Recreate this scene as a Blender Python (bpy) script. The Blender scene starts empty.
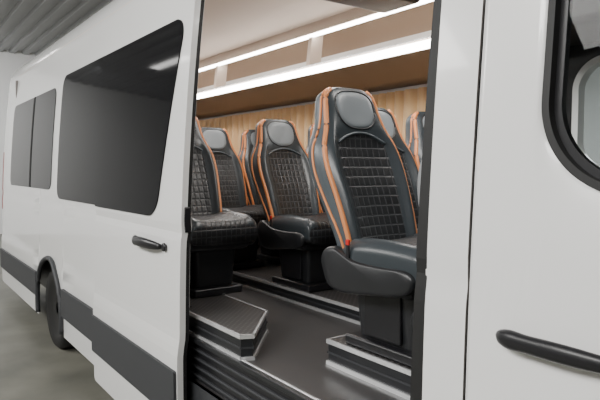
import bpy, bmesh, math, random
from mathutils import Vector, Matrix
random.seed(3)
C = bpy.context.scene.collection

# ---------------------------------------------------------------- materials
def mat(name, col, rough=0.5, metal=0.0, emit=None, es=0.0, spec=0.5, coat=0.0, alpha=1.0, trans=0.0, ior=1.5):
    m = bpy.data.materials.new(name); m.use_nodes = True
    b = m.node_tree.nodes['Principled BSDF']
    b.inputs['Base Color'].default_value = (*col, 1)
    b.inputs['Roughness'].default_value = rough
    b.inputs['Metallic'].default_value = metal
    b.inputs['IOR'].default_value = ior
    b.inputs['Specular IOR Level'].default_value = spec
    b.inputs['Coat Weight'].default_value = coat
    b.inputs['Coat Roughness'].default_value = .06
    b.inputs['Transmission Weight'].default_value = trans
    if emit:
        b.inputs['Emission Color'].default_value = (*emit, 1)
        b.inputs['Emission Strength'].default_value = es
    return m
def nb(m): return m.node_tree.nodes, m.node_tree.links, m.node_tree.nodes['Principled BSDF']
def noise_bump(m, scale, strength, dist=0.01, colvar=None):
    n, l, b = nb(m)
    tc = n.new('ShaderNodeTexCoord'); no = n.new('ShaderNodeTexNoise')
    no.inputs['Scale'].default_value = scale; no.inputs['Detail'].default_value = 5
    l.new(tc.outputs['Object'], no.inputs['Vector'])
    bp = n.new('ShaderNodeBump'); bp.inputs['Strength'].default_value = strength
    bp.inputs['Distance'].default_value = dist
    l.new(no.outputs['Fac'], bp.inputs['Height']); l.new(bp.outputs['Normal'], b.inputs['Normal'])
    if colvar:
        r = n.new('ShaderNodeValToRGB')
        r.color_ramp.elements[0].color = (*colvar[0], 1); r.color_ramp.elements[0].position = .35
        r.color_ramp.elements[1].color = (*colvar[1], 1); r.color_ramp.elements[1].position = .65
        l.new(no.outputs['Fac'], r.inputs['Fac']); l.new(r.outputs['Color'], b.inputs['Base Color'])
    return m

M_white = mat('white_paint', (.84,.84,.83), .22, coat=.6)
M_black = mat('black_plastic', (.012,.012,.014), .35)
M_rub = mat('black_rubber', (.01,.01,.01), .6)
M_trim = noise_bump(mat('grey_cladding', (.040,.042,.046), .55), 300, .15)
M_glassdark = mat('privacy_glass', (.010,.010,.011), .05, spec=.5, ior=1.20)
M_leather = noise_bump(mat('charcoal_leather', (.075,.090,.10), .34), 160, .15, .002)
M_leather2 = noise_bump(mat('slate_leather', (.036,.044,.050), .30), 160, .15, .002)
M_pad = noise_bump(mat('grey_leather', (.17,.19,.205), .36), 160, .15, .002)
M_padL = noise_bump(mat('light_grey_leather', (.26,.27,.28), .45), 160, .2, .003)
M_orange = mat('orange_piping', (.68,.25,.09), .45)
M_shell = noise_bump(mat('seat_plastic', (.017,.018,.020), .38), 250, .12, .002)
M_alu = mat('aluminium_trim', (.93,.94,.95), .24, .65)
M_ceil = mat('headliner_beige', (.62,.52,.44), .75)
M_rack = mat('rack_beige', (.37,.28,.21), .55)
M_led = mat('led_diffuser', (1,1,1), .5, emit=(1,.975,.94), es=17)
M_lining = mat('wall_lining', (.22,.20,.19), .7)
M_red = mat('buckle_red', (.6,.02,.015), .4)
M_steel = mat('wheel_steel', (.45,.46,.47), .35, .9)
M_tail = mat('tail_lamp_red', (.35,.01,.01), .15)

def quilt(name, zx):
    m = mat(name, (.02,.022,.025), .42); n, l, b = nb(m)
    tc = n.new('ShaderNodeTexCoord'); sp = n.new('ShaderNodeSeparateXYZ')
    l.new(tc.outputs['Object'], sp.inputs[0])
    def M(op, a, v=None):
        x = n.new('ShaderNodeMath'); x.operation = op
        if isinstance(a, (int, float)): x.inputs[0].default_value = a
        else: l.new(a, x.inputs[0])
        if v is not None:
            if isinstance(v, (int, float)): x.inputs[1].default_value = v
            else: l.new(v, x.inputs[1])
        return x.outputs[0]
    def line(src, per, off=0.0):
        a = M('ADD', src, 10.0+off); a = M('DIVIDE', a, per); a = M('FRACT', a)
        a = M('SUBTRACT', a, .5); a = M('ABSOLUTE', a)
        return a
    ly = line(sp.outputs['Y'], .030, .015)
    s = M('ADD', sp.outputs['Z'], sp.outputs['X']) if zx else sp.outputs['Z']
    lz = line(s, .040)
    mx = M('MAXIMUM', ly, lz)
    st = M('SUBTRACT', M('GREATER_THAN', mx, .43), M('GREATER_THAN', mx, .472))
    mix = n.new('ShaderNodeMix'); mix.data_type = 'RGBA'
    mix.inputs['A'].default_value = (.013,.014,.016,1); mix.inputs['B'].default_value = (.062,.066,.07,1)
    l.new(st, mix.inputs['Factor']); l.new(mix.outputs['Result'], b.inputs['Base Color'])
    pw = M('POWER', mx, 4.0); h = M('MULTIPLY', pw, -16.0)
    bp = n.new('ShaderNodeBump'); bp.inputs['Strength'].default_value = .5; bp.inputs['Distance'].default_value = .004
    l.new(h, bp.inputs['Height']); l.new(bp.outputs['Normal'], b.inputs['Normal'])
    return m
M_quilt = quilt('quilted_back_insert', False)
M_quiltc = quilt('quilted_cushion_insert', True)

def plate():
    m = mat('studded_vinyl_floor', (.06,.058,.058), .36); n, l, b = nb(m)
    tc = n.new('ShaderNodeTexCoord'); mp = n.new('ShaderNodeMapping'); mp.inputs['Rotation'].default_value = (0,0,.785)
    l.new(tc.outputs['Object'], mp.inputs[0])
    v = n.new('ShaderNodeTexVoronoi'); v.inputs['Scale'].default_value = 42; v.inputs['Randomness'].default_value = 0
    l.new(mp.outputs[0], v.inputs['Vector'])
    r = n.new('ShaderNodeValToRGB')
    r.color_ramp.elements[0].position = .18; r.color_ramp.elements[0].color = (.14,.135,.13,1)
    r.color_ramp.elements[1].position = .34; r.color_ramp.elements[1].color = (.042,.040,.040,1)
    l.new(v.outputs['Distance'], r.inputs['Fac']); l.new(r.outputs['Color'], b.inputs['Base Color'])
    bp = n.new('ShaderNodeBump'); bp.inputs['Strength'].default_value = .6; bp.inputs['Distance'].default_value = .004
    l.new(r.outputs['Color'], bp.inputs['Height']); l.new(bp.outputs['Normal'], b.inputs['Normal'])
    return m
M_plate = plate()

M_curt = mat('curtain_fabric', (.86,.58,.30), .6)
M_curt.node_tree.nodes['Principled BSDF'].inputs['Sheen Weight'].default_value = .3
M_conc = noise_bump(mat('concrete_floor', (.2,.2,.18), .45), 1.5, .05, .01, ((.12,.12,.10),(.21,.205,.17)))
M_wall = mat('garage_wall', (.80,.80,.79), .8)
M_gceil = mat('corrugated_steel', (.36,.365,.37), .6)

def winglass():
    m = bpy.data.materials.new('clear_glass'); m.use_nodes = True
    n, l = m.node_tree.nodes, m.node_tree.links
    n.clear(); o = n.new('ShaderNodeOutputMaterial'); t = n.new('ShaderNodeBsdfTransparent'); t.inputs[0].default_value = (.72,.76,.76,1)
    g = n.new('ShaderNodeBsdfGlossy'); g.inputs['Roughness'].default_value = .02
    f = n.new('ShaderNodeFresnel'); x = n.new('ShaderNodeMixShader'); f.inputs[0].default_value=1.25
    l.new(f.outputs[0], x.inputs[0]); l.new(t.outputs[0], x.inputs[1]); l.new(g.outputs[0], x.inputs[2]); l.new(x.outputs[0], o.inputs[0])
    return m
M_glass = winglass()

# ---------------------------------------------------------------- helpers
def empty(name, loc=(0,0,0)):
    e = bpy.data.objects.new(name, None); e.location = loc; C.objects.link(e); return e
def obj(name, verts, faces, mats, parent=None, smooth=False, fm=None):
    me = bpy.data.meshes.new(name); me.from_pydata([tuple(v) for v in verts], [], faces)
    for m in (mats if isinstance(mats, (list, tuple)) else [mats]): me.materials.append(m)
    if fm:
        for p, i in zip(me.polygons, fm): p.material_index = i
    bm = bmesh.new(); bm.from_mesh(me); bmesh.ops.recalc_face_normals(bm, faces=bm.faces); bm.to_mesh(me); bm.free()
    if smooth:
        for p in me.polygons: p.use_smooth = True
    o = bpy.data.objects.new(name, me); C.objects.link(o)
    if parent: o.parent = parent
    return o
def rbox(name, x0, x1, y0, y1, z0, z1, m, parent=None, bev=0.0, seg=3, taper=None):
    bm = bmesh.new(); bmesh.ops.create_cube(bm, size=1)
    for v in bm.verts:
        tx = 1
        if taper and v.co.z < 0: tx = taper
        v.co = Vector(((x0+x1)/2+v.co.x*(x1-x0)*tx, (y0+y1)/2+v.co.y*(y1-y0)*tx, (z0+z1)/2+v.co.z*(z1-z0)))
    if bev: bmesh.ops.bevel(bm, geom=bm.edges[:], offset=bev, segments=seg, affect='EDGES', profile=.5)
    me = bpy.data.meshes.new(name); bm.to_mesh(me); bm.free(); me.materials.append(m)
    if bev:
        for p in me.polygons: p.use_smooth = True
    o = bpy.data.objects.new(name, me); C.objects.link(o)
    if bev:
        w = o.modifiers.new('wn', 'WEIGHTED_NORMAL')
    if parent: o.parent = parent
    return o
def prism(name, pts, z0, z1, mats, parent=None):
    n = len(pts); v = [(x,y,z0) for x,y in pts]+[(x,y,z1) for x,y in pts]
    f = [list(range(n)), list(range(n,2*n))]+[[i,(i+1)%n,n+(i+1)%n,n+i] for i in range(n)]
    return obj(name, v, f, mats, parent, fm=[0,0]+[1]*n)
def tube_data(pts, radii, n=10, sq=(1,1)):
    pts = [Vector(p) for p in pts]; vs=[]; fs=[]
    for i,p in enumerate(pts):
        t = (pts[min(i+1,len(pts)-1)]-pts[max(i-1,0)]).normalized()
        a = Vector((0,0,1)) if abs(t.z)<.9 else Vector((0,1,0))
        s = t.cross(a).normalized(); u = s.cross(t)
        r = radii[i] if isinstance(radii,(list,tuple)) else radii
        for k in range(n):
            an = 2*math.pi*k/n; vs.append(p+s*math.cos(an)*r*sq[0]+u*math.sin(an)*r*sq[1])
    for i in range(len(pts)-1):
        for k in range(n): fs.append([i*n+k,i*n+(k+1)%n,(i+1)*n+(k+1)%n,(i+1)*n+k])
    fs.append(list(range(n))); fs.append(list(range((len(pts)-1)*n,len(pts)*n)))
    return vs, fs
def tube(name, pts, radii, m, parent=None, n=10, sq=(1,1)):
    v,f = tube_data(pts, radii, n, sq); return obj(name, v, f, m, parent, True)
def catmull(P, k=8):
    P=[Vector(p) for p in P]; out=[]
    for i in range(len(P)-1):
        a=P[max(i-1,0)];b=P[i];c=P[i+1];d=P[min(i+2,len(P)-1)]
        for j in range(k):
            t=j/k; out.append(.5*((2*b)+(c-a)*t+(2*a-5*b+4*c-d)*t*t+(3*b-a-3*c+d)*t**3))
    out.append(P[-1]); return out
def interp(tab, s):
    # monotone-ish smooth interpolation (Catmull-Rom on a table)
    if s<=tab[0][0]: return tab[0][1]
    for i in range(len(tab)-1):
        a,va=tab[i]; b,vb=tab[i+1]
        if s<=b:
            p=tab[i-1] if i>0 else tab[i]; q=tab[i+2] if i+2<len(tab) else tab[i+1]
            ma=(vb-p[1])/(b-p[0]) if b!=p[0] else 0; mb=(q[1]-va)/(q[0]-a) if q[0]!=a else 0
            h=b-a; t=(s-a)/h
            return (2*t**3-3*t*t+1)*va+(t**3-2*t*t+t)*h*ma+(-2*t**3+3*t*t)*vb+(t**3-t*t)*h*mb
    return tab[-1][1]

# ---------------------------------------------------------------- van body
GZ = -.12
W = 1.8
XJ = -2.74      # rear edge of the doorway
XB = -1.10      # front edge of the doorway
XD = -.958      # B-pillar / cab door split
def sy(z):
    y = .034*max(0, z-.6)**2
    y += .014*(1/(1+math.exp((z-.66)*60)))*-1     # lower flank bulges out a touch
    y += .006*math.exp(-((z-1.2)/.03)**2)         # swage line
    return y
van = empty('van')
def profile(zb):
    P=[]
    if zb < 2.5:
        n = max(2, int((2.5-zb)/.03)); P=[(sy(zb+(2.5-zb)*i/n), zb+(2.5-zb)*i/n) for i in range(n+1)]
    y0 = sy(2.5)
    for i in range(1,11):
        a = math.pi/2*i/10; P.append((y0+.26*(1-math.cos(a)), 2.5+.30*math.sin(a)))
    P.append((.6,2.825)); P.append((.9,2.83)); return P
def skin(name, xs, zb, mirror=False, m=M_white, ztop=None):
    NR = 90
    V=[];F=[]
    for x in xs:
        z0 = zb(x) if callable(zb) else zb
        P = profile(z0)
        if ztop: P=[(sy(z0+(ztop-z0)*i/40), z0+(ztop-z0)*i/40) for i in range(41)]
        L=[0]
        for a,b in zip(P,P[1:]): L.append(L[-1]+math.hypot(b[0]-a[0],b[1]-a[1]))
        for i in range(NR):
            s=L[-1]*i/(NR-1); k=0
            while k<len(L)-2 and L[k+1]<s: k+=1
            t=(s-L[k])/(L[k+1]-L[k]); y=P[k][0]+(P[k+1][0]-P[k][0])*t; z=P[k][1]+(P[k+1][1]-P[k][1])*t
            V.append((x, W-y if mirror else y, z))
    for c in range(len(xs)-1):
        for i in range(NR-1): F.append([c*NR+i,c*NR+i+1,(c+1)*NR+i+1,(c+1)*NR+i])
    return obj(name,V,F,m,van,True)
WX=-5.50; WR=.36; WZ=GZ+WR
XE=-8.05
def zb_arch(x):
    d=abs(x-WX)
    return max(.10, WZ+math.sqrt(max(0,.46**2-d*d))) if d<.46 else .10
def lin(a,b,n): return [a+(b-a)*i/n for i in range(n+1)]
xs_rear = lin(XE,WX-.47,8)+lin(WX-.46,WX+.46,40)+lin(WX+.48,XJ,6)
skin('body_side_right', xs_rear, zb_arch)
skin('body_side_left', xs_rear+lin(-2.6,-1.72,3), zb_arch, True)
skin('roof_over_door', lin(XJ,XB,3), 2.42)
skin('b_pillar', lin(XB,XD,2), .10)
skin('roof_over_cab', lin(XD,.55,5), 2.30)
skin('cab_side_left_upper', lin(-1.72,.55,6), 2.12, True)
skin('cab_side_left_lower', lin(-1.72,1.5,6), .1, True, ztop=1.42)
skin('front_fender_right', lin(.36,1.5,5), .1, ztop=1.36)
prof = profile(.1)
rear = [(XE,y,z) for y,z in prof]+[(XE,W-y,z) for y,z in reversed(prof)]
obj('rear_end', rear, [list(range(len(rear)))], M_white, van)
obj('bonnet', [(.75,.02,1.36),(.75,W-.02,1.36),(1.5,.08,1.1),(1.5,W-.08,1.1),(1.5,.08,.1),(1.5,W-.08,.1)], [[0,1,3,2],[2,3,5,4]], M_white, van)
obj('windscreen', [(.95,.06,1.36),(.95,W-.06,1.36),(.3,W-.15,2.75),(.3,.15,2.75)], [[0,1,2,3]], M_glass, van)

def slab(name, x0, x1, z0, z1, yo0, yo1, m, r=0.0, slant=0.0, mirror=False, smooth=False, parent=None, slantl=0.0):
    zs=[]; n=max(4,int((z1-z0)/.04))
    if r: zs = [z0+r*(1-math.cos(a*math.pi/2/8)) for a in range(9)]
    mid0=z0+r; mid1=z1-r
    zs += lin(mid0,mid1,n)[(1 if r else 0):]
    if r: zs += [z1-r*(1-math.cos((8-a)*math.pi/2/8)) for a in range(1,9)]
    V=[];F=[]
    for z in zs:
        ins=0
        if r:
            d=min(z-z0,z1-z)
            if d<r: ins=r-math.sqrt(max(0,r*r-(r-d)**2))
        xl=x0+ins+slantl*(z-z0); xr=x1-ins+slant*(z-z0)
        for x,yo in ((xl,yo0),(xr,yo0),(xr,yo1),(xl,yo1)):
            y=sy(z)+yo; V.append((x,W-y if mirror else y,z))
    k=len(zs)
    for i in range(k-1):
        for j in range(4): F.append([i*4+j,i*4+(j+1)%4,(i+1)*4+(j+1)%4,(i+1)*4+j])
    F.append([0,1,2,3]); F.append([4*k-4,4*k-3,4*k-2,4*k-1])
    return obj(name,V,F,m,parent or van)

# fixed side windows (bonded privacy glass)
slab('side_window_1', -5.27,-3.3,1.245,2.285,-.006,.002,M_glassdark,.10)
slab('side_window_2', -7.50,-5.50,1.31,2.22,-.006,.002,M_glassdark,.09)
slab('side_window_divider', -6.42,-6.37,1.31,2.22,-.010,.002,M_rub)
for i,(a,b) in enumerate(((XE+.02,WX-.49),(WX+.49,XJ-.02),)):
    slab('cladding_%d'%i, a,b,.28,.51,-.022,.002,M_trim,.01)
slab('tail_lamp', XE-.01,XE+.03,1.0,1.7,-.004,.03,M_tail,.012)
# jambs + seals
slab('rear_jamb', XJ-.05,XJ+.005,.10,2.42,-.001,.06,M_white)
slab('rear_jamb_seal', XJ-.005,XJ+.015,.66,2.42,.015,.045,M_rub)
slab('b_pillar_inner', XB+.005,XD-.005,.10,2.42,.004,.10,M_lining)
slab('b_pillar_seal', XB-.046,XB+.004,.40,2.42,-.001,.06,M_rub,.005,slantl=.014)
slab('door_header', XJ,XB,2.40,2.47,.0,.12,M_rub)
# sill and step below the doorway
slab('sill_outer', XJ-.01,XB+.01,.10,.47,-.0,.02,M_trim)
rbox('entry_step_tread', XJ,XB,-.012,.05,.44,.47,M_plate,van)
rbox('entry_step_riser', XJ,XB,.02,.04,.46,.66,M_black,van)
rbox('entry_step_edge', XJ,XB-.02,-.004,.02,.66,.684,M_shell,van,.004)
rbox('entry_step_edge_trim', XJ,XB-.02,.020,.032,.675,.686,M_alu,van,.002)
for k in range(4):
    rbox('riser_rib_%d'%k, XJ,XB-.01,.008,.022,.49+k*.042,.502+k*.042,M_trim,van,.003)

# wheels
def disc_loft(name, prof, cx, cz, m, parent, n=48):
    V=[];F=[]
    for (r,y) in prof:
        for k in range(n):
            a=2*math.pi*k/n; V.append((cx+r*math.cos(a), y, cz+r*math.sin(a)))
    for i in range(len(prof)-1):
        for k in range(n): F.append([i*n+k,i*n+(k+1)%n,(i+1)*n+(k+1)%n,(i+1)*n+k])
    F.append(list(range(n))); F.append(list(range((len(prof)-1)*n,len(prof)*n)))
    return obj(name,V,F,m,parent,True)
for cx in (WX,):
    disc_loft('rear_tyre', [(.22,.05),(.25,.03),(.33,.02),(.355,.045),(.36,.08),(.36,.22),(.34,.25),(.22,.25)], cx, WZ, M_rub, van)
    disc_loft('rear_rim', [(.23,.06),(.215,.055),(.20,.10),(.12,.12),(.10,.06),(.05,.05),(.01,.05)], cx, WZ, M_steel, van)
    disc_loft('rear_tyre_left', [(.22,W-.05),(.25,W-.03),(.33,W-.02),(.355,W-.045),(.36,W-.08),(.36,W-.22),(.34,W-.25),(.22,W-.25)], cx, WZ, M_rub, van)
disc_loft('front_tyre', [(.22,.05),(.25,.03),(.33,.02),(.355,.045),(.36,.08),(.36,.22),(.34,.25),(.22,.25)], 1.0, WZ, M_rub, van)
ap=[(WX+.46*math.cos(a), -.012+sy(max(.1,WZ+.46*math.sin(a))), WZ+.46*math.sin(a)) for a in lin(-.25,math.pi+.25,40)]
tube('wheel_arch_lip', ap, .022, M_trim, van, 8)
rbox('underbody', XE+.05,1.4,.30,W-.30,.12,.60,M_black,van)
rbox('rear_bumper', XE-.12,XE,.02,W-.02,.12,.5,M_trim,van,.04)

# ---- sliding door (slid rearwards, carried outboard)
sd = empty('sliding_door'); sd.parent = van
DX0,DX1=-3.86,-2.52
OF=-.085
slab('door_outer_skin', DX0,DX1,.11,2.44,OF-.005,OF+.025,M_white,.035,parent=sd)
slab('door_inner_skin', DX0+.03,DX1-.02,.14,2.42,OF+.025,OF+.05,M_lining,.03,parent=sd)
slab('door_edge_seal', DX1-.03,DX1-.004,.16,2.40,OF+.026,OF+.045,M_rub,.01,parent=sd)
slab('door_window', DX0+.004,DX1-.30,1.255,2.225,OF-.012,OF,M_glassdark,.11,slant=.235,parent=sd)
slab('door_window_rear_fill', DX0+.004,DX0+.20,1.255,2.225,OF-.012,OF,M_glassdark,.012,parent=sd)
slab('door_cladding', DX0+.005,DX1-.01,.31,.545,OF-.020,OF,M_trim,.012,parent=sd)
def handle(name, xa, xb, z, off, parent, s=1.0):
    P=[];R=[]
    for i in range(25):
        t=i/24; x=xa+(xb-xa)*t
        y=sy(z)+off-.012-.032*math.sin(math.pi*min(1,max(0,t)))**.6
        P.append((x,y,z+.006*math.sin(math.pi*t)))
        R.append((.009+.012*math.sin(math.pi*t)**.5+.006*math.exp(-((t-.12)/.12)**2))*s)
    tube(name,P,R,M_black,parent,14,(.75,1.15))
handle('door_handle', -3.08,-2.72,1.115,OF-.005,sd,1.1)
disc_loft('door_lock', [(.022,OF-.004),(.020,OF-.012),(.005,OF-.012)], -2.69,1.115,M_black,sd,20)
slab('door_latch', DX1-.004,DX1+.006,1.20,1.32,OF+.010,OF+.035,M_black,.008,parent=sd)

# ---- front passenger door with real window aperture
fd = empty('cab_door'); fd.parent = van
def win_loop(grow, n=96, x0=-.755,x1=.42,z0=1.455,z1=2.16,r=.20):
    x0-=grow;x1+=grow;z0-=grow;z1+=grow;r+=grow
    pts=[]
    for (cx,cz,a0) in ((x0+r,z0+r,math.pi),(x1-r,z0+r,1.5*math.pi),(x1-r,z1-r,0),(x0+r,z1-r,.5*math.pi)):
        for k in range(n//4):
            a=a0+math.pi/2*k/(n//4-1); pts.append((cx+r*math.cos(a),cz+r*math.sin(a)))
    return pts
def outer_loop(inner, x0,x1,z0,z1):
    out=[]; n=len(inner)//4
    quad=[((x0,1.50),(x0,z0),(-.2,z0)),((-.2,z0),(x1,z0),(x1,1.6)),((x1,1.6),(x1,z1),(-.2,z1)),((-.2,z1),(x0,z1),(x0,1.9))]
    for q in quad:
        for k in range(n):
            t=k/(n-1)*2
            a,b=(q[0],q[1]) if t<1 else (q[1],q[2]); t=t if t<1 else t-1
            out.append((a[0]+(b[0]-a[0])*t,a[1]+(b[1]-a[1])*t))
    return out
I=win_loop(.012); O=outer_loop(I,XD+.012,.505,.11,2.26)
K=14; V=[];F=[];n=len(I)
for j in range(K+1):
    t=j/K
    for a,b in zip(I,O):
        x=a[0]+(b[0]-a[0])*t; z=a[1]+(b[1]-a[1])*t
        V.append((x, sy(z)-.004+(.02 if j==0 else 0), z))
for j in range(K):
    for k in range(n): F.append([j*n+k,j*n+(k+1)%n,(j+1)*n+(k+1)%n,(j+1)*n+k])
b1=len(V)
for a in O: V.append((a[0],sy(a[1])+.03,a[1]))
for k in range(n): F.append([K*n+k,K*n+(k+1)%n,b1+(k+1)%n,b1+k])
obj('cab_door_skin',V,F,M_white,fd,True)
def ring(name, g0,g1,y0,y1,m,par,**kw):
    A=win_loop(g0,**kw);B=win_loop(g1,**kw);n=len(A);V=[];F=[]
    for L,yo in ((A,y0),(A,y1),(B,y1),(B,y0)):
        for p in L: V.append((p[0],(sy(p[1])+yo),p[1]))
    for j in range(4):
        for k in range(n): F.append([j*n+k,j*n+(k+1)%n,((j+1)%4)*n+(k+1)%n,((j+1)%4)*n+k])
    return obj(name,V,F,m,par)
ring('cab_window_seal', .014,-.004,-.010,.025,M_rub,fd)
ring('cab_window_inner_frame', -.004,-.022,.012,.03,M_black,fd)
G=win_loop(-.01); V=[(p[0],sy(p[1])+.015,p[1]) for p in G]; V.append((-.16,sy(1.8)+.015,1.8))
obj('cab_window_glass',V,[[k,(k+1)%len(G),len(G)] for k in range(len(G))],M_glass,fd)
handle('cab_door_handle', -.846,-.53,1.10,-.004,fd,.90)
disc_loft('cab_door_lock', [(.018,.0),(.017,-.006),(.004,-.006)], -.47,1.10,M_black,fd,20)
slab('cab_door_seam', XD-.003,XD+.014,.10,2.28,.012,.03,M_rub)
# driver-side window: white inner frame
def farring(name,g0,g1,y0,y1,m):
    kw=dict(x0=-1.60,x1=-.2,z0=1.50,z1=2.03,r=.14)
    A=win_loop(g0,**kw);B=win_loop(g1,**kw);n=len(A);V=[];F=[]
    for L,yy in ((A,y0),(A,y1),(B,y1),(B,y0)):
        for p in L: V.append((p[0],yy,p[1]))
    for j in range(4):
        for k in range(n): F.append([j*n+k,j*n+(k+1)%n,((j+1)%4)*n+(k+1)%n,((j+1)%4)*n+k])
    return obj(name,V,F,m,van)
farring('driver_window_frame',.022,-.01,1.66,1.72,M_white)
farring('driver_window_seal',.18,.022,1.68,1.75,M_black)
obj('driver_window_glass',[(-1.70,1.73,1.4),(.5,1.73,1.4),(.5,1.73,2.13),(-1.70,1.73,2.13)],[[0,1,2,3]],M_glass,van)

# ---------------------------------------------------------------- interior shell
rbox('interior_floor', -7.5,.9,.032,1.74,.62,.68,M_plate,van)
rbox('interior_wall_left', -7.5,-1.80,1.735,1.755,.66,2.52,M_lining,van)
rbox('interior_wall_left_lower', -1.80,.9,1.70,1.74,.66,1.42,M_lining,van)
slab('interior_wall_right', -7.5,XJ-.05,.66,2.5,.03,.06,M_lining)
rbox('interior_wall_rear', -7.52,-7.48,.1,1.74,.66,2.52,M_lining,van)
rbox('headliner', -7.5,.5,.13,1.72,2.54,2.57,M_ceil,van)
rbox('cab_dark_block', -1.66,.2,1.22,1.70,2.12,2.53,M_rub,van,.03)  # made-up black block, stands in for the dark upper part of the cab
rbox('dashboard', .45,.9,.12,1.68,.68,1.38,M_shell,van,.06)
V=[];F=[];xs=(-7.48,-1.66)
cp=[(1.36,2.545),(1.50,2.53),(1.62,2.48),(1.695,2.38),(1.73,2.2)]
for x in xs:
    for y,z in cp: V.append((x,y,z))
for i in range(4): F.append([i,i+1,5+i+1,5+i])
obj('headliner_cove',V,F,M_rack,van,True)
rack = empty('luggage_rack')
V=[];F=[]
rp=[(1.73,2.055),(1.60,2.078),(1.40,2.14),(1.325,2.16),(1.295,2.165),(1.295,2.225),(1.33,2.225),(1.42,2.205),(1.60,2.18),(1.73,2.18)]
for x in (-7.45,-1.68):
    for y,z in rp: V.append((x,y,z))
k=len(rp)
for i in range(k): F.append([i,(i+1)%k,k+(i+1)%k,k+i])
F.append(list(range(k)));F.append(list(range(k,2*k)))
obj('rack_shelf',V,F,M_rack,rack)
rbox('rack_lip', -7.45,-1.68,1.290,1.31,2.224,2.232,M_alu,rack)
for i,x in enumerate((-6.33,-4.88,-3.43,-1.98)):
    obj('rack_divider_%d'%i,[(x-.02,1.32,2.22),(x-.02,1.42,2.21),(x-.02,1.46,2.535),(x-.02,1.36,2.545),
                            (x+.02,1.32,2.22),(x+.02,1.42,2.21),(x+.02,1.46,2.535),(x+.02,1.36,2.545)],
        [[0,1,2,3],[4,5,6,7]]+[[a,(a+1)%4,4+(a+1)%4,4+a] for a in range(4)],M_ceil,rack)
led = empty('led_strip_light')
rbox('rack_led', -7.4,-1.70,1.272,1.296,2.165,2.212,M_led,led,.004)
rbox('cove_led', -7.4,-1.70,1.345,1.37,2.445,2.467,M_led,led,.004)
rbox('cove_led_channel', -7.4,-1.70,1.335,1.385,2.467,2.545,M_ceil,led)
def curtain(x0,x1):
    V=[];F=[];n=int((x1-x0)/.005); zs=lin(1.12,2.03,24)
    # rounded, unequal folds gathered on a rail, with a gathered heading at the top
    edges=[x0]; 
    while edges[-1]<x1: edges.append(edges[-1]+random.uniform(.075,.125))
    ph_at=[]
    k=0
    for i in range(n+1):
        x=x0+(x1-x0)*i/n
        while k<len(edges)-2 and edges[k+1]<x: k+=1
        ph_at.append((x,k,(x-edges[k])/(edges[k+1]-edges[k])))
    amp=[random.uniform(.75,1.0) for _ in edges]; drift=[random.uniform(-1,1) for _ in edges]
    for x,k,t in ph_at:
        for z in zs:
            d=(2.03-z)
            fold=abs(math.sin(math.pi*t))**.65            # puffed fold, deep narrow valley
            y=1.722-.062*fold*amp[k]*(.75+.25*min(1,d*4))
            y-=.006*math.sin(t*2*math.pi*2+drift[k]*5*d)*min(1,d*3)*fold
            if d<.05: y-=.006*math.sin(t*2*math.pi*3)*fold
            V.append((x+.012*drift[k]*d*math.sin(math.pi*t),y,z))
    m=len(zs)
    for i in range(n):
        for j in range(m-1): F.append([i*m+j,i*m+j+1,(i+1)*m+j+1,(i+1)*m+j])
    return obj('window_curtain',V,F,M_curt,None,True)
curtain(-6.9,-1.85)
mon=empty('overhead_monitor')
rbox('monitor_housing', -2.05,-1.80,.30,.76,2.225,2.285,M_shell,mon,.03,4)
rbox('monitor_bracket', -1.97,-1.88,.48,.62,2.275,2.55,M_shell,mon,.01)

# platforms
def platform(name, pts, z0, z1, edges):
    e=empty(name)
    prism('deck',pts,z0,z1,[M_plate,M_shell],e)
    c=Vector((sum(p[0] for p in pts)/len(pts),sum(p[1] for p in pts)/len(pts),0))
    for k,i in enumerate(edges):
        a=Vector((*pts[i],0));b=Vector((*pts[(i+1)%len(pts)],0)); d=(b-a).normalized(); nrm=Vector((d.y,-d.x,0))
        if nrm.dot((a+b)/2-c)<0: nrm=-nrm
        for tag,za,zb,w,mm in (('top',z1-.016,z1+.002,.012,M_alu),('bottom',z0,z0+.016,.014,M_alu),('mid',(z0+z1)/2-.006,(z0+z1)/2+.002,.005,M_trim)):
            V=[];q=[a-d*.004-nrm*(.003 if tag=='top' else 0),b+d*.004-nrm*(.003 if tag=='top' else 0),b+d*.006+nrm*w*.6,a-d*.006+nrm*w*.6]
            for z in (za,zb):
                for p in q: V.append((p.x,p.y,z))
            obj('%s_trim_%d'%(tag,k),V,[[0,1,2,3],[4,5,6,7]]+[[j,(j+1)%4,4+(j+1)%4,4+j] for j in range(4)],mm,e)
    return e
platform('seat_platform', [(-7.4,.82),(-1.55,.82),(-1.45,.92),(-1.45,1.64),(-7.4,1.64)], .68,.765,[0,1,2])
platform('seat_platform', [(-7.4,.075),(-7.4,.34),(-2.44,.34),(-2.12,.07),(-2.14,.022),(-2.725,.022),(-2.725,.075)], .68,.79,[1,2,3,4])
platform('seat_platform', [(-1.89,.30),(-1.25,.30),(-1.25,.76),(-1.89,.76)], .68,.785,[0,1,3])

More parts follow.
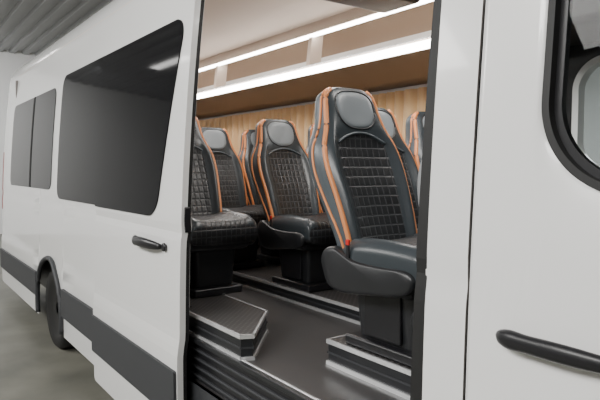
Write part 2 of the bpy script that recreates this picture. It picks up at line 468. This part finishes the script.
# ---------------------------------------------------------------- coach seat
WT=[(0,.185),(.15,.198),(.35,.210),(.52,.219),(.64,.208),(.76,.170),(.86,.152),(.94,.140),(.98,.115),(1,.080)]
XT=[(0,.10),(.15,.08),(.35,.03),(.55,-.03),(.80,-.10),(1,-.145)]
DT=[(0,.13),(.2,.17),(.42,.215),(.60,.205),(.78,.15),(.88,.135),(.95,.105),(1,.045)]
HB=.345; HH=.715
EX=.50
DI=[(0,0),(.1,.7),(.4,1),(.62,.9),(.78,.15),(1,0)]
RI=[(0,0),(.1,1),(.65,1),(.82,0),(1,0)]
def sec(s,a):
    w=interp(WT,s);d=interp(DT,s);x=interp(XT,s)-(d-.12)*.30
    c=math.cos(a);sn=math.sin(a)
    yy=w*math.copysign(abs(c)**EX,c); xx=d/2*math.copysign(abs(sn)**.75,sn)
    if sn>0:
        q=abs(yy)/w
        xx-=.055*interp(DI,s)*(1-min(1,(q/.80)**3))
        xx+=.010*math.exp(-((q-.82)/.10)**2)*interp(RI,s)
    return Vector((x+xx-.03,yy,HB+HH*s))
def front_at(y,s):
    w=interp(WT,s); return sec(s,math.acos(min(1,(abs(y)/w)**(1/EX))))
def make_seat_meshes(shell, side, mid):
    NS=84;NA=96;V=[];F=[];FM=[]
    S=[1-(1-i/(NS-1))**1.25 for i in range(NS)]
    for s in S:
        for k in range(NA): V.append(sec(s,2*math.pi*k/NA))
    for i in range(NS-1):
        for k in range(NA):
            F.append([i*NA+k,i*NA+(k+1)%NA,(i+1)*NA+(k+1)%NA,(i+1)*NA+k])
            a=2*math.pi*(k+.5)/NA; s=(S[i]+S[i+1])/2; p=sec(s,a); q=abs(p.y)/interp(WT,s)
            if math.sin(a)>0 and q<.97:
                if q<.62 and s<.73-.07*(q/.62)**2: FM.append(0)
                else: FM.append(1)
            else: FM.append(2 if math.sin(a)>-.75 else 4)
    F.append(list(range(NA)));FM.append(1)
    F.append(list(range((NS-1)*NA,NS*NA)));FM.append(1)
    mats=[M_quilt,mid,side,mid,shell]
    return V,F,FM,mats
def mesh_of(name,V,F,mats,fm=None,smooth=True):
    o=obj(name,V,F,mats,None,smooth,fm); me=o.data; bpy.data.objects.remove(o); return me
def piping_pts(af,s0,s1,side,out=.002,n=60):
    P=[]
    for i in range(n+1):
        s=s0+(s1-s0)*i/n; a=af(s) if callable(af) else af
        p=sec(s,a); c=Vector((interp(XT,s)-.03,0,p.z))
        dirv=(p-c); dirv.z=0; dirv.normalize(); p=p+dirv*out; p.y*=side; P.append(p)
    return P
def cushion_mesh():
    V=[];F=[];FM=[];NX=34;NA=56
    for i in range(NX):
        t=i/(NX-1); x=.02+.48*t
        r=interp([(0,.4),(.1,1),(.90,1),(.97,.9),(1,.70)],t)
        top=.420+.018*math.sin(t*math.pi*.9)+.01*t-(.016 if t==1 else 0); th=.15*r; w=.218*interp([(0,.9),(.3,1),(.9,.98),(1,.92)],t)
        zc=top-.075
        for k in range(NA):
            a=2*math.pi*k/NA;c=math.cos(a);s=math.sin(a)
            y=w*math.copysign(abs(c)**.45,c); z=zc+th/2*math.copysign(abs(s)**.5,s)
            q=abs(y)/w
            if s>0: z+=.014*math.exp(-((q-.82)/.12)**2)*(1 if t<.9 else .4)-.012*(1-min(1,(q/.7)**4))
            V.append((x,y,z))
    for i in range(NX-1):
        for k in range(NA):
            F.append([i*NA+k,i*NA+(k+1)%NA,(i+1)*NA+(k+1)%NA,(i+1)*NA+k])
            a=2*math.pi*(k+.5)/NA;c=math.cos(a);s=math.sin(a);q=abs(c)**.45
            FM.append(0 if (s>0 and q<.72) else 1 if s>-.2 else 2)
    F.append(list(range(NA)));FM.append(1);F.append(list(range((NX-1)*NA,NX*NA)));FM.append(0)
    return V,F,FM
def pad_shape(a):
    sn=math.sin(a); cs=math.cos(a)
    y=.104*math.copysign(abs(cs)**.7,cs)*(1+.12*sn); ds=(.125 if sn>0 else .105)*math.copysign(abs(sn)**.8,sn)
    return y,ds
def pad_mesh(lift=.010, sz0=.855):
    V=[];F=[];N=48;R=10
    for j in range(R+1):
        rr=j/R
        for k in range(N):
            y,ds=pad_shape(2*math.pi*k/N); y*=rr; s=sz0+ds*rr
            p=front_at(y,s); V.append((p.x+lift*(1-rr**8)-.002*(rr==1)-.010*(1-rr**2),y,p.z))
    for j in range(R):
        for k in range(N): F.append([j*N+k,j*N+(k+1)%N,(j+1)*N+(k+1)%N,(j+1)*N+k])
    return V,F
LIB={}
def lib(key,shell,side,mid):
    if key in LIB: return LIB[key]
    d={}
    V,F,FM,ms=make_seat_meshes(shell,side,mid); d['backrest']=mesh_of('backrest',V,F,ms,FM)
    for nm,a,r,out in (('piping_front',lambda s:.46,.0115,-.002),('piping_outer',lambda s:.16-.22*math.sin(math.pi*min(1,s/.9)),.006,.001)):
        V=[];F=[]
        for sd_ in (1,-1):
            v,f=tube_data(piping_pts(a,.03,.985,sd_,out),r,8); o=len(V); V+=v; F+=[[i+o for i in q] for q in f]
        d[nm]=mesh_of(nm,V,F,M_orange)
    V,F=pad_mesh(); d['head_pad']=mesh_of('head_pad',V,F,M_pad)
    P=[]
    for i in range(49):
        y,ds=pad_shape(2*math.pi*i/48); p=front_at(y,.855+ds); P.append((p.x+.001,y,p.z))
    v,f=tube_data(P,.0035,8); d['head_pad_welt']=mesh_of('head_pad_welt',v,f,M_shell)
    P=[]
    for i in range(25):
        y=-.13+.26*i/24; s=.725-.06*(y/.13)**2
        p=front_at(y,s); P.append((p.x+.002,y,p.z))
    v,f=tube_data(P,.006,8); d['shoulder_seam']=mesh_of('shoulder_seam',v,f,M_leather)
    V,F,FM=cushion_mesh(); d['cushion']=mesh_of('cushion',V,F,[M_quiltc,mid,shell],FM)
    LIB[key]=d; return d
def side_outline():
    return [(-.03,.30),(-.045,.35),(-.02,.39),(.03,.405),(.08,.39),(.16,.365),(.30,.36),(.42,.362),(.462,.34),(.455,.305),(.41,.27),(.27,.25),(.12,.232),(.04,.235),(-.005,.255)]
def seat(loc, key='std', shell=M_shell, side=M_leather, mid=M_leather2, name='coach_seat', rot=0):
    e=empty(name,loc); e.rotation_euler=(0,0,rot)
    for k,me in lib(key,shell,side,mid).items():
        if key=='cab' and 'piping' in k: continue
        o=bpy.data.objects.new(k,me); C.objects.link(o); o.parent=e
        if key=='cab' and k!='cushion': o.rotation_euler=(0,.22,0); o.location=(-.05,0,0)
    so=catmull([(a,0,b) for a,b in side_outline()+[side_outline()[0]]],4)[:-1]
    for sgn,nm in ((1,'side_cover_left'),(-1,'side_cover_right')):
        n=len(so);V=[];F=[]; cx=.19;cz=.32
        for (sc,yo) in ((1,.19),(1,.218),(.95,.228),(.80,.232)):
            for p in so: V.append((cx+(p.x-cx)*sc,sgn*yo,cz+(p.z-cz)*sc))
        for j in range(3):
            for k in range(n): F.append([j*n+k,j*n+(k+1)%n,(j+1)*n+(k+1)%n,(j+1)*n+k])
        F.append(list(range(n)));F.append(list(range(3*n,4*n)))
        obj(nm,V,F,M_shell,e,True)
    rbox('seat_pan',.0,.43,-.195,.195,.25,.35,M_shell,e,.03)
    rbox('pedestal',.05,.39,-.13,.13,.03,.28,M_shell,e,.025,3,.88)
    rbox('pedestal_foot',.02,.42,-.15,.15,.0,.045,M_black,e,.012)
    for sgn in (1,-1):
        rbox('pedestal_rib_%s'%('l' if sgn>0 else 'r'),.12,.32,sgn*.128-.008,sgn*.128+.008,.06,.25,M_black,e,.006)
    rbox('buckle',.115,.133,-.226,-.216,.42,.442,M_red,e,.003)
    rbox('buckle_stalk',.116,.132,-.224,-.218,.35,.422,M_black,e,.002)
    return e
seat((-1.82,.46,.787))
for x in (-2.2,-3.15,-4.10,-5.0,-5.9):
    for y in (.965,1.40): seat((x,y+.0,.767))
for x in (-3.30,-4.2,-5.1,-6.0): seat((x,.31,.792))
for y in (.31,.965,1.40): seat((-6.85,y,.792 if y<.5 else .767))
seat((-1.21,.34,.682),'cab',M_padL,M_padL,M_leather2,'cab_seat')
seat((-.95,1.35,.682),'cab',M_padL,M_padL,M_leather2,'cab_seat')

# ---------------------------------------------------------------- garage
rbox('floor',-16,8,-8,9,GZ-.1,GZ,M_conc)
rbox('wall_back',-16.1,-16,-8,9,GZ,4.4,M_wall)
rbox('wall_left',-16,8,-8.1,-8,GZ,4.4,M_wall)
rbox('wall_right',-16,8,9,9.1,GZ,4.4,M_wall)
rbox('wall_front',8,8.1,-8,9,GZ,4.4,M_wall)
V=[];F=[];k=0
y=-8
pts=[]
while y<9:
    pts+=[(y,4.4),(y+.12,4.4),(y+.15,4.34),(y+.27,4.34)]; y+=.30
for x in (-16,8):
    for p in pts: V.append((x,p[0],p[1]))
n=len(pts)
for i in range(n-1): F.append([i,i+1,n+i+1,n+i])
obj('ceiling',V,F,M_gceil)
M_tube=mat('lamp_tube',(1,1,1),.5,emit=(1,.98,.95),es=9)
for i,(x,y) in enumerate(((-12.4,-.55),(-11,-3.2),(-7,-3.2),(-3,-3.2),(1,-3.2),(-11,4.5),(-5,4.5),(1,4.5))):
    e=empty('ceiling_lamp'); rbox('lamp_body',x-.8,x+.8,y-.1,y+.1,4.24,4.32,M_white,e); rbox('lamp_tube',x-.78,x+.78,y-.08,y+.08,4.22,4.24,M_tube,e)
def area(name,loc,size,sy_,power,rot=(0,0,0),col=(1,1,1)):
    L=bpy.data.lights.new(name,'AREA');L.shape='RECTANGLE';L.size=size;L.size_y=sy_;L.energy=power;L.color=col
    o=bpy.data.objects.new(name,L);o.location=loc;o.rotation_euler=rot;C.objects.link(o);return o
area('workshop_light_1',(-1.0,-4.2,4.1),5,1.5,490,(math.radians(38),0,0),(1,.985,.96))
area('workshop_light_2',(-7.5,-4.2,4.1),5,1.5,350,(math.radians(38),0,0),(1,.985,.96))
area('workshop_light_3',(-4,6,4.1),8,1.0,350,(math.radians(-20),0,0))
area('workshop_light_4',(-13,-1,4.1),3,3,260,(0,math.radians(25),0))
area('cabin_fill_1',(-1.9,.75,2.5),1.2,.4,24,(0,0,0),(1,.96,.91))  # added fill lamp above the doorway, brightens the cabin without a fixture
area('cabin_fill_2',(-4.6,.75,2.53),2.5,.25,30,(0,0,0),(1,.96,.91))  # second added fill lamp, for the rear of the cabin

w=bpy.data.worlds.new('world');bpy.context.scene.world=w;w.use_nodes=True
w.node_tree.nodes['Background'].inputs[0].default_value=(.8,.85,.9,1);w.node_tree.nodes['Background'].inputs[1].default_value=.3

# ---------------------------------------------------------------- camera
cam=bpy.data.cameras.new('camera');co=bpy.data.objects.new('camera',cam);C.objects.link(co)
cam.sensor_width=36;cam.lens=35;cam.clip_start=.05
co.location=(0,-1.2,1.5)
yaw=math.radians(35.6);pitch=math.radians(3.1)
d=Vector((-math.cos(yaw)*math.cos(pitch),math.sin(yaw)*math.cos(pitch),-math.sin(pitch)))
co.rotation_euler=d.to_track_quat('-Z','Y').to_euler()
bpy.context.scene.camera=co
